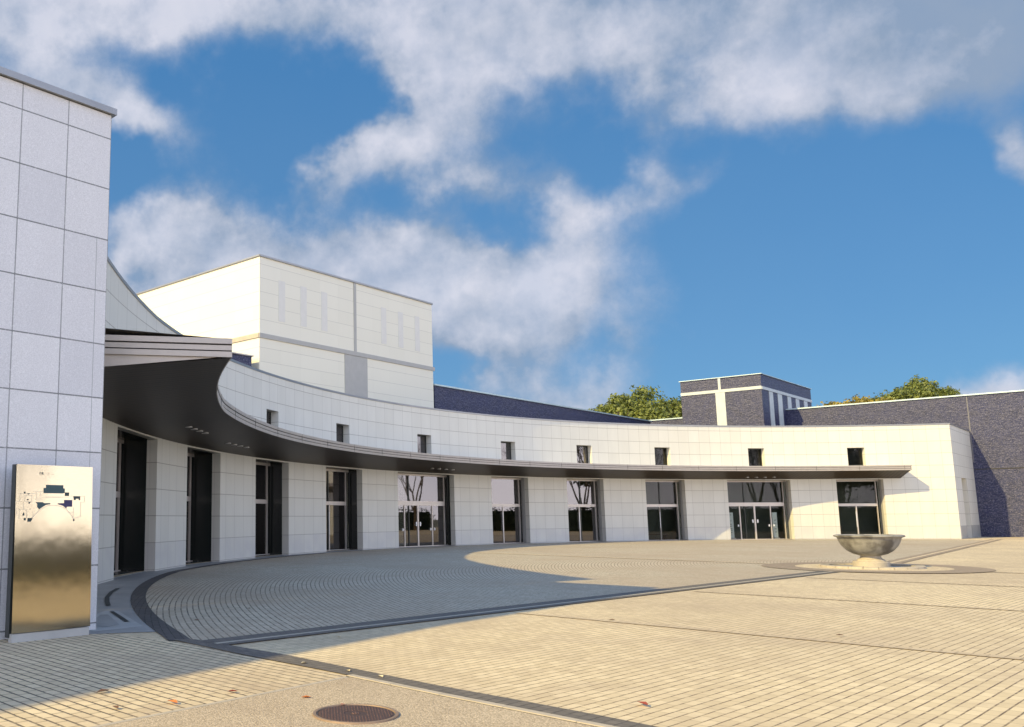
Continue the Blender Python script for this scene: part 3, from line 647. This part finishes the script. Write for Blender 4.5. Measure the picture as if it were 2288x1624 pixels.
# ------------------------------------------------------------------ STONE BOWL
m, t, b, o = material('weathered_stone'); M['stone'] = m
ob = t.n('ShaderNodeTexCoord').outputs['Object']; x_, y_, z_ = t.xyz(ob)
n1 = t.noise(t.comb(t.m('MULTIPLY', x_, 5.), t.m('MULTIPLY', y_, 5.), t.m('MULTIPLY', z_, 1.2)), 1., 5, .6); n2 = t.noise(ob, 2.2, 3, .5); n3 = t.noise(ob, 60, 3)
col = t.mix(t.rng(n1, .35, .7, 0, .65), (.32, .305, .275), (.14, .13, .115)); col = t.mix(t.m('MULTIPLY', t.rng(n2, .46, .60), .85), col, (.05, .04, .033)); col = t.mix(t.m('MULTIPLY', n3, .2), col, (.46, .43, .38))
t.put(b.inputs['Base Color'], col); b.inputs['Roughness'].default_value = .7
M['stone_pale'] = plain('pale_stone', (.50, .43, .33), .75, noise=.45, nscale=6, bump=.2)
bw = empty('stone_fountain', bowl, 'weathered round stone bowl on a short pedestal in the sunny plaza', 'fountain')
lathe([(0, .50), (.60, .52), (.80, .93), (.855, .985), (.865, .995), (.93, .975), (.945, .95), (.90, .925), (.845, .905), (.815, .80), (.74, .66), (.62, .52), (.46, .42), (.30, .37), (.2, .36), (0, .36)], 96).build('bowl', M['stone'], bw, smooth=True, weld=True)
lathe([(0, .42), (.27, .40), (.265, .35), (.29, .29), (.36, .245), (.385, .20), (.48, .195), (.49, .18), (.49, .0)], 64).build('pedestal', M['stone_pale'], bw, smooth=False, weld=True)
kb = MB(); N = 22
for i in range(N):
    a_, b_ = 2 * pi * i / N + .006, 2 * pi * (i + 1) / N - .006
    hi_ = .075 + .012 * random.random(); sub = 4
    for k in range(sub):
        p, q = a_ + (b_ - a_) * k / sub, a_ + (b_ - a_) * (k + 1) / sub
        D = lambda r, th, z: Vector((r * cos(th), r * sin(th), z))
        for (r0, z0), (r1, z1) in zip([(1.38, 0), (1.37, hi_ - .01), (1.35, hi_), (1.12, hi_), (1.10, 0)], [(1.37, hi_ - .01), (1.35, hi_), (1.12, hi_), (1.10, 0)]):
            kb.face([D(r0, p, z0), D(r0, q, z0), D(r1, q, z1), D(r1, p, z1)])
        if k in (0,):
            kb.face([D(1.38, p, 0), D(1.10, p, 0), D(1.12, p, hi_), D(1.36, p, hi_)])
kb.build('kerb_ring', M['stone_pale'], bw)
mb = MB()
for i in range(48):
    a_, b_ = 2 * pi * i / 48, 2 * pi * (i + 1) / 48
    mb.face([(0, 0, .024), (1.11 * cos(a_), 1.11 * sin(a_), .024), (1.11 * cos(b_), 1.11 * sin(b_), .024)])
mb.build('basin_floor', M['slab'], bw)
# ------------------------------------------------------------------ SIGN
m, t, b, o = material('brushed_brass_steel'); M['signmetal'] = m
ob = t.n('ShaderNodeTexCoord').outputs['Object']; b.inputs['Metallic'].default_value = 1.; b.inputs['Roughness'].default_value = .10
sx, sy, sz = t.xyz(ob); n = t.noise(t.comb(t.m('MULTIPLY', sx, 2.), t.m('MULTIPLY', sy, 2.), t.m('MULTIPLY', sz, 60.)), 4., 3); n2 = t.noise(ob, 260, 2)
t.put(b.inputs['Base Color'], t.mix(n, (.46, .39, .27), (.53, .46, .33)))
bp = t.n('ShaderNodeBump'); bp.inputs['Strength'].default_value = .06; bp.inputs['Distance'].default_value = .004; t.put(bp.inputs['Height'], t.m('ADD', t.m('MULTIPLY', n2, .25), t.m('MULTIPLY', t.noise(ob, 2.2, 2), 8.))); t.put(b.inputs['Normal'], bp.outputs[0])
SG = Vector((-3.97, 11.48, 0)); sd = Vector((.7071, .7071, 0)); snn = Vector((.7071, -.7071, 0)); SW = 1.13; SH = 2.30
sign = empty('map_sign', SG, 'free standing polished metal map panel in front of the granite wing', 'sign')
mb = MB(); nz_ = 28; nx_ = 8
def sp(x, z): # slight bulge of the sheet, tilting the normal upward
    bul = .008 * sin(pi * x / SW) + .012 * (z / SH) * (1 - z / SH) - .028 * z + .03
    return sd * x + snn * bul + UP * z
for i in range(nx_):
    for k in range(nz_):
        x0, x1 = SW * i / nx_, SW * (i + 1) / nx_; z0, z1 = .12 + (SH - .12) * k / nz_, .12 + (SH - .12) * (k + 1) / nz_
        mb.face([sp(x0, z0), sp(x1, z0), sp(x1, z1), sp(x0, z1)])
mb.build('face_plate', M['signmetal'], sign, smooth=True, weld=True)
mb = MB(); mb.box(sd * SW / 2 - snn * .105 + UP * (SH / 2 + .03), sd, snn, UP, SW, .11, SH - .06); mb.build('casing', M['darkframe'], sign)
mb = MB(); mb.box(sd * SW / 2 - snn * .03 + UP * .055, sd, snn, UP, SW - .02, .10, .11); mb.build('plinth', M['slabb'], sign)
def A(a_, b_): # drawing coordinates -> panel metres
    return (a_ / 6.497 + 40 - 72) / 271., SH - (b_ / 6.497) / 300.
shapes = {'teal': [[(950, 515), (1400, 515), (1400, 600), (1440, 600), (1440, 715), (1395, 735), (890, 735), (890, 598), (950, 598)]],
          'ink': [[(1445, 705), (1560, 705), (1550, 800), (1445, 800)], [(1675, 805), (1860, 805), (1860, 905), (1820, 905), (1820, 870), (1740, 870), (1740, 905), (1690, 905)],
                  [(400, 705), (440, 705), (440, 755), (405, 755)], [(490, 750), (545, 740), (530, 775), (495, 775)], [(480, 895), (520, 885), (520, 925), (490, 925)], [(520, 975), (575, 965), (545, 1015), (520, 1010)],
                  [(405, 1240), (425, 1240), (425, 1320), (375, 1318)], [(415, 1380), (465, 1380), (465, 1440), (415, 1440)], [(510, 1380), (635, 1380), (590, 1475), (505, 1475)],
                  [(1680, 1410), (1710, 1410), (1715, 1465), (1675, 1465)], [(555, 1140), (572, 1140), (572, 1165), (555, 1165)]],
          'teal2': [[(700, 970), (880, 970), (900, 995), (1070, 993), (1065, 1025), (960, 1040), (880, 1090), (790, 1155), (735, 1090), (740, 1020)]],
          'blue': [[(1430, 905), (1645, 905), (1645, 1085), (1500, 1085), (1495, 1135), (1400, 1060), (1260, 1020), (1265, 995), (1430, 990)]]}
M['teal'] = plain('dark_teal_enamel', (.02, .06, .07), .4); M['blue'] = plain('dark_blue_enamel', (.025, .02, .09), .4); M['line'] = plain('etched_line', (.42, .40, .34), .6)
for key, L in shapes.items():
    for s_ in L:
        mb = MB(); pts = []
        for a_, b_ in s_: x, z = A(a_, b_); pts.append(sp(x, z) + snn * .003)
        pts = pts[::-1]; mb.face(pts); mb.build('map_block', M['teal' if key.startswith('teal') else key], sign)
mb = MB()
def seg(a0, b0, a1, b1, wd=.0035):
    x0, z0 = A(a0, b0); x1, z1 = A(a1, b1); p, q = sp(x0, z0) + snn * .002, sp(x1, z1) + snn * .002
    e = (q - p).normalized(); nn = e.cross(snn) * wd / 2; mb.face([p - nn, q - nn, q + nn, p + nn])
for s_ in ((310, 750, 700, 750), (310, 750, 310, 950), (310, 950, 200, 960), (200, 960, 200, 1150), (200, 1150, 480, 1160), (430, 800, 600, 800), (600, 800, 600, 960), (430, 800, 430, 960), (430, 960, 600, 960), (640, 690, 880, 690), (690, 870, 1420, 830), (900, 830, 1560, 830),
           (690, 910, 880, 910), (480, 1160, 480, 1370), (300, 1160, 300, 1400), (1560, 800, 1980, 800), (1980, 800, 1980, 960), (1980, 960, 1860, 960), (1880, 960, 1880, 1340), (1680, 1100, 1680, 1400), (1880, 1340, 1700, 1400), (1500, 1240, 1680, 1240), (640, 1210, 640, 1370), (240, 1180, 240, 1300), (400, 1000, 400, 1150), (720, 700, 720, 860), (820, 690, 820, 830)): seg(*s_)
ar = [(600, 1420), (680, 1300), (790, 1185), (900, 1110), (1020, 1060), (1165, 1045), (1300, 1065), (1420, 1110), (1520, 1180), (1620, 1290), (1690, 1410)]
for p, q in zip(ar, ar[1:]): seg(*p, *q, .005)
mb.build('map_lines', M['line'], sign)
mb = MB()
seg(775, 214, 1138, 232, .0006)
for s_ in ((775, 205, 810, 205), (792, 180, 792, 255), (792, 215, 778, 240), (820, 200, 880, 200), (850, 180, 850, 250), (825, 225, 878, 225), (830, 250, 822, 262), (865, 240, 890, 250), (1015, 215, 1020, 250), (1095, 225, 1105, 235), (1130, 230, 1138, 240)): seg(*s_, .006)
mb.build('heading', M['ink'], sign)
# ------------------------------------------------------------------ MANHOLE
m, t, b, o = material('rusty_cast_iron'); M['iron'] = m
ob = t.n('ShaderNodeTexCoord').outputs['Object']; vo = t.n('ShaderNodeTexVoronoi'); t.put(vo.inputs['Vector'], ob); vo.inputs['Scale'].default_value = 42; vo.inputs['Randomness'].default_value = .12
n = t.noise(ob, 7, 4); f = t.rng(vo.outputs['Distance'], .25, .45)
t.put(b.inputs['Base Color'], t.mix(f, t.mix(n, (.30, .13, .09), (.38, .20, .14)), (.09, .055, .045))); b.inputs['Roughness'].default_value = .6; b.inputs['Metallic'].default_value = .35
bp = t.n('ShaderNodeBump'); bp.inputs['Strength'].default_value = .9; bp.inputs['Distance'].default_value = .008; t.put(bp.inputs['Height'], t.m('MULTIPLY', f, -1.)); t.put(b.inputs['Normal'], bp.outputs[0])
mh = empty('manhole_cover', (.285, 7.22, .008), 'round rusty manhole cover in the aggregate paving', 'manhole cover')
lathe([(.305, .014), (.29, .018), (.10, .018), (.09, .014), (.04, .014), (.03, .02), (0, .02)], 64).build('lid', M['iron'], mh)
lathe([(.345, .0), (.342, .020), (.318, .020), (.314, .004)], 64).build('rim', plain('worn_iron_rim', (.34, .24, .17), .55, .3, noise=.5, nscale=12), mh)
# ------------------------------------------------------------------ LEAVES ON THE GROUND
LF = [(-1.97, 8.19, 'b', 'dark brown curled leaf on the paving just outside the shade at the lower left'), (-.79, 8.16, 'r', 'small red brown leaf on the sunlit pavers above the middle of the patch edge'),
      (-1.26, 7.71, 'o', 'bright orange leaf on sunlit pavers near the aggregate edge at the bottom left'), (-1.70, 7.51, 'b', 'brown leaf lowest and leftmost on the sunlit pavers'),
      (-.12, 7.88, 'o', 'orange leaf lying on the aggregate left of the manhole cover'), (.19, 7.53, 'r', 'red leaf touching the top rim of the manhole cover'), (-1.90, 13.79, 'b', 'brown leaf on the arc paving beside the dark curved band'),
      (-1.23, 15.56, 'b', 'dark leaf farther back on the shaded arc paving'), (.26, 11.8, 'y', 'yellow leaf on shaded pavers just below the seam line'), (-.17, 9.71, 'y', 'pale leaf upper one on the dark paver band'),
      (.29, 9.21, 'y', 'pale leaf on the dark band beside the kerb corner'), (.60, 8.88, 'y', 'pale leaf with an orange tip on the dark band below the kerb corner'), (2.69, 7.54, 'r', 'dark red leaf alone on the sunlit paving at bottom centre'),
      (6.81, 11.71, 'b', 'tiny brown leaf right of the faint cross band in the sunny paving'), (4.44, 13.55, 'b', 'tiny dark leaf in the sunny paving below the shade tip')]
LC = {'b': plain('brown_leaf', (.16, .08, .04), .7), 'o': plain('orange_leaf', (.62, .20, .05), .6), 'r': plain('red_leaf', (.30, .06, .03), .6), 'y': plain('pale_yellow_leaf', (.70, .58, .36), .6)}
for i, (x, y, k, lb) in enumerate(LF):
    a_ = random.random() * 6.28; s = .065 if i in (0, 2, 12) else .048; mb = MB(); prof = [(0, -1, 0), (.35, -.55, .12), (.55, -.05, .22), (.3, .5, .16), (0, 1, .1), (-.3, .5, .2), (-.5, 0, .26), (-.34, -.5, .1)]
    ctr = Vector((0, 0, .06 * s)); pts = [Vector((p * s, q * s, h * s + .002)) for p, q, h in prof]
    for p, q in zip(pts, pts[1:] + pts[:1]): mb.face([ctr, p, q]); mb.face([ctr - UP * .0015, q - UP * .0015, p - UP * .0015])
    o = mb.build('fallen_leaf', LC[k]); o.location = (x, y, .018); o.rotation_euler = (0, 0, a_); tag(o, lb, 'leaf', 'fallen leaves on the paving')
# ------------------------------------------------------------------ THINGS INSIDE THE DOORS
def banner(bi, f, wd, seedv, lb):
    a_, b_ = bays[bi]; p0, p1 = P(R + RD + .20, a_), P(R + RD + .20, b_); u_ = (p1 - p0).normalized(); L = (p1 - p0).length; nrm = Vector((u_.y, -u_.x, 0))
    if (P(0, 0) - p0).dot(nrm) < 0: nrm = -nrm
    e = empty('standing_banner', p0 + u_ * (L * f), lb, 'banner', 'white standing banners inside the glass doors')
    mb = MB(); mb.box(UP * .98, u_, nrm, UP, wd, .035, 1.72); mb.build('board', M['white_board'], e)
    mb = MB(); mb.box(UP * .06, u_, nrm, UP, wd + .04, .30, .10); mb.build('base', M['frame'], e)
    rnd = random.Random(seedv); mb = MB(); z = 1.70
    while z > .35:
        if rnd.random() < .8:
            for _ in range(4):
                mb.box(UP * (z + rnd.uniform(-.04, .04)) + u_ * rnd.uniform(-.045, .045) + nrm * .020, u_, nrm, UP, *( (rnd.uniform(.05, .10), .004, .014) if rnd.random() < .6 else (.014, .004, rnd.uniform(.04, .09))))
        z -= .135 if seedv == 1 else .20
    mb.build('lettering', M['ink'], e)
banner(8, .125, .36, 1, 'white standing banner with dense dark lettering inside the left of the wide doors'); banner(8, .81, .34, 2, 'white standing banner with sparse lettering inside the right of the wide doors')
a_, b_ = bays[7]; p0, p1 = P(R + RD + .7, a_), P(R + RD + .7, b_); u_ = (p1 - p0).normalized(); nrm = Vector((u_.y, -u_.x, 0))
e = empty('bench', (p0 + p1) / 2 - u_ * .05, 'low black bench inside the glass doors left of the white banners', 'bench')
mb = MB(); mb.box(UP * .40, u_, nrm, UP, 1.75, .42, .09); mb.build('seat', M['blackwood'], e, bevel=.01)
for sx_ in (-.75, .75):
    mb = MB(); mb.box(UP * .175 + u_ * sx_, u_, nrm, UP, .08, .38, .35); mb.build('leg', M['blackwood'], e)
a_, b_ = bays[9]; p0, p1 = P(R + RD + .7, a_), P(R + RD + .7, b_); u_ = (p1 - p0).normalized()
e = empty('planter', p0 + u_ * .42, 'dark round planter behind the glass at the left of the far right doors', 'planter')
lathe([(0, .02), (.24, .02), (.30, .5), (.32, .82), (.34, .84), (.34, .88), (.28, .88), (.27, .8), (0, .8)], 32).build('pot', plain('brown_pot', (.13, .08, .06), .4), e, smooth=True)
# ------------------------------------------------------------------ TREES
def leafmat(name, ca, cb):
    m, t, b, o = material(name); ob = t.n('ShaderNodeTexCoord').outputs['Object']
    n = t.noise(ob, 1.1, 3, .6); n2 = t.noise(ob, 7., 2, .6)
    t.put(b.inputs['Base Color'], t.mix(t.rng(t.m('ADD', t.m('MULTIPLY', n, .6), t.m('MULTIPLY', n2, .4)), .38, .62), ca, cb)); b.inputs['Roughness'].default_value = .55
    tl_ = t.n('ShaderNodeBsdfTranslucent'); tl_.inputs[0].default_value = (*[min(1, q * 1.3) for q in cb], 1)
    mx_ = t.n('ShaderNodeMixShader'); mx_.inputs[0].default_value = .18; t.put(mx_.inputs[1], b.outputs[0]); t.put(mx_.inputs[2], tl_.outputs[0]); t.put(o.inputs[0], mx_.outputs[0]); return m
LMg = leafmat('olive_leaves', (.05, .075, .012), (.23, .25, .045)); LMy = leafmat('yellow_green_leaves', (.12, .11, .015), (.38, .28, .035)); LMd = leafmat('dark_green_leaves', (.008, .016, .005), (.018, .034, .008))
BARK = plain('bark', (.10, .075, .055), .9, noise=.5, nscale=5, bump=.5)
def tube(mb, p, q, r0, r1, n=7):
    d = (q - p); d = d.normalized() if d.length > 1e-6 else UP; a_ = d.orthogonal().normalized(); b_ = d.cross(a_)
    for i in range(n):
        t0, t1 = 2 * pi * i / n, 2 * pi * (i + 1) / n
        A_, B_ = a_ * cos(t0) + b_ * sin(t0), a_ * cos(t1) + b_ * sin(t1)
        mb.face([p + A_ * r0, p + B_ * r0, q + B_ * r1, q + A_ * r1])
def branches(mb, p, d, L, r, depth, rnd, spread=.55, up=.15, tips=None):
    k = 3; cur = p; dd = d.copy()
    for i in range(k):
        nd = (dd + Vector((rnd.uniform(-.12, .12), rnd.uniform(-.12, .12), up * .4))).normalized(); nx = cur + nd * L / k
        tube(mb, cur, nx, r * (1 - .25 * i / k), r * (1 - .25 * (i + 1) / k), 6 if depth > 1 else 4); cur = nx; dd = nd
    if tips is not None: tips.append(cur)
    if depth <= 0: return
    for j in range(rnd.choice((2, 3, 3))):
        v = dd.orthogonal().normalized(); v.rotate(Matrix.Rotation(rnd.uniform(0, 6.28), 3, dd))
        branches(mb, cur, (dd + v * rnd.uniform(spread * .6, spread * 1.3) + UP * up).normalized(), L * rnd.uniform(.62, .82), r * .6, depth - 1, rnd, spread, up, tips)
def crown_mesh(mb, lobes, rnd, per, size):
    for (cx, cy, cz, rx, ry, rz) in lobes:
        for _ in range(per):
            # clump on/near the lobe surface
            v = Vector((rnd.gauss(0, 1), rnd.gauss(0, 1), rnd.gauss(0, 1))).normalized(); rr = rnd.uniform(.5, 1.12)
            c_ = Vector((cx + v.x * rx * rr, cy + v.y * ry * rr, cz + v.z * rz * rr))
            for _ in range(5):
                o_ = c_ + Vector((rnd.gauss(0, 1), rnd.gauss(0, 1), rnd.gauss(0, .7))) * size * 1.1
                nrm = (v + Vector((rnd.uniform(-1, 1), rnd.uniform(-1, 1), rnd.uniform(-.6, 1)))).normalized(); a_ = nrm.orthogonal().normalized(); a_.rotate(Matrix.Rotation(rnd.uniform(0, 6.28), 3, nrm)); b_ = nrm.cross(a_)
                s = size * rnd.uniform(.45, 1.35)
                mb.face([o_ - a_ * s, o_ + b_ * s * .55, o_ + a_ * s, o_ - b_ * s * .55])
def tree(name, base, h, rad_, mat, seed, label, per=70, size=.16, nl=34, group=None, flat=.75):
    rnd = random.Random(seed); e = empty(name, base, label, 'tree', group); mb = MB()
    tips = []; tube(mb, Vector(), UP * h * .45, .035 * h, .026 * h, 9)
    for j in range(5):
        a_ = j * 1.257 + rnd.uniform(-.3, .3); branches(mb, UP * h * .45, Vector((cos(a_) * .7, sin(a_) * .7, .7)).normalized(), h * .2, .013 * h, 2, rnd, .5, .15, tips)
    mb.build('trunk', BARK, e)
    lobes = []; cz = h - rad_ * flat
    for j in range(nl):
        v = Vector((rnd.gauss(0, 1), rnd.gauss(0, 1), abs(rnd.gauss(0, .8)) - .25)).normalized(); q = rnd.uniform(.45, .86)
        r_ = rad_ * rnd.uniform(.17, .32); lobes.append((v.x * rad_ * q, v.y * rad_ * q, cz + v.z * rad_ * flat * q * .95, r_ * 1.25, r_ * 1.25, r_ * .7))
    mb = MB(); crown_mesh(mb, lobes, rnd, per, size); mb.build('crown', mat, e)
tree('round_tree', (37.0, 98.5, 0), 16.3, 5.7, LMg, 3, 'round olive green tree standing between the navy hall and the navy tower', per=95, size=.20, nl=64, flat=.72)
tg = 'trees rising behind the navy wing wall'
tree('garden_tree', (57.2, 93, 0), 14.4, 2.7, LMy, 11, 'leftmost small yellow green tree behind the navy wing wall', per=60, size=.18, nl=26, group=tg)
tree('garden_tree', (59.6, 94, 0), 14.6, 3.3, LMy, 12, 'low yellowish tree just left of the middle of the tree row behind the wing wall', per=60, size=.18, nl=30, group=tg)
tree('garden_tree', (63.0, 95, 0), 15.7, 4.4, LMg, 13, 'broad green tree in the middle of the row behind the wing wall', per=75, size=.18, nl=40, group=tg)
tree('garden_tree', (67.3, 95.5, 0), 16.7, 3.1, LMg, 14, 'tallest dark green tree at the right end of the row behind the wing wall', per=75, size=.18, nl=40, group=tg)
# trees and hedge out on the open side of the plaza (seen mirrored in the glass and the sign)
def bare(base, h, seed, label):
    rnd = random.Random(seed); e = empty('bare_tree', base, label, 'tree', 'bare trees on the open side of the plaza'); mb = MB()
    tube(mb, Vector(), UP * h * .18, .024 * h, .02 * h, 9)
    for j in range(4):
        a_ = j * 1.57 + rnd.uniform(-.4, .4); branches(mb, UP * h * .18, Vector((cos(a_) * .42, sin(a_) * .42, 1)).normalized(), h * .25, .0105 * h, 5, rnd, .5, .12)
    mb.build('trunk', BARK, e)
WH = ['farthest', 'very tall', 'leaning', 'wide spreading', 'slender', 'forked', 'low branching', 'tall twiggy', 'small', 'crooked', 'dense twigged', 'open crowned']
for i, (x, y, h) in enumerate(((72, 56, 12), (66, 47, 11), (60, 38, 12), (55, 30, 11), (50, 22, 12), (45, 15, 11), (41, 7, 12), (46, -7, 12), (33, -9, 12), (28, -16, 11), (78, 62, 12), (58, 22, 13))):
    bare((x, y, 0), h, 40 + i, WH[i] + ' leafless tree mirrored in the glass doors, on the open side of the plaza')
for i, (x, y, h, r_, lb) in enumerate(((69, 38, 11, 4.6, 'tall'), (53, 12, 11, 4.5, 'broad'), (40, -16, 10, 4.2, 'low'))):
    tree('evergreen_tree', (x, y, 0), h, r_, LMd, 70 + i, lb + ' dark evergreen tree mirrored in the glass doors, on the open side of the plaza', per=40, size=.26, nl=24, group='evergreen trees on the open side of the plaza', flat=1.1)
rnd = random.Random(5); mb = MB()
hp = [(76, 58), (56, 36), (42, 19), (29, 2), (20, -20), (4, -32)]
for (x0, y0), (x1, y1) in zip(hp, hp[1:]):
    n_ = int(math.hypot(x1 - x0, y1 - y0) / 1.2)
    for k in range(n_):
        f = k / n_; crown_mesh(mb, [(x0 + (x1 - x0) * f, y0 + (y1 - y0) * f, 1.45, 1.0, 1.0, 1.55)], rnd, 36, .18)
for (x0, y0), (x1, y1) in zip(hp, hp[1:]):
    p, q = Vector((x0, y0, 0)), Vector((x1, y1, 0)); e_ = (q - p).normalized(); mb.box((p + q) / 2 + UP * 1.2, e_, Vector((e_.y, -e_.x, 0)), UP, (q - p).length, 1.0, 2.4)
tag(mb.build('hedge', LMd), 'clipped dark hedge closing the open side of the plaza, mirrored in the glass', 'hedge')
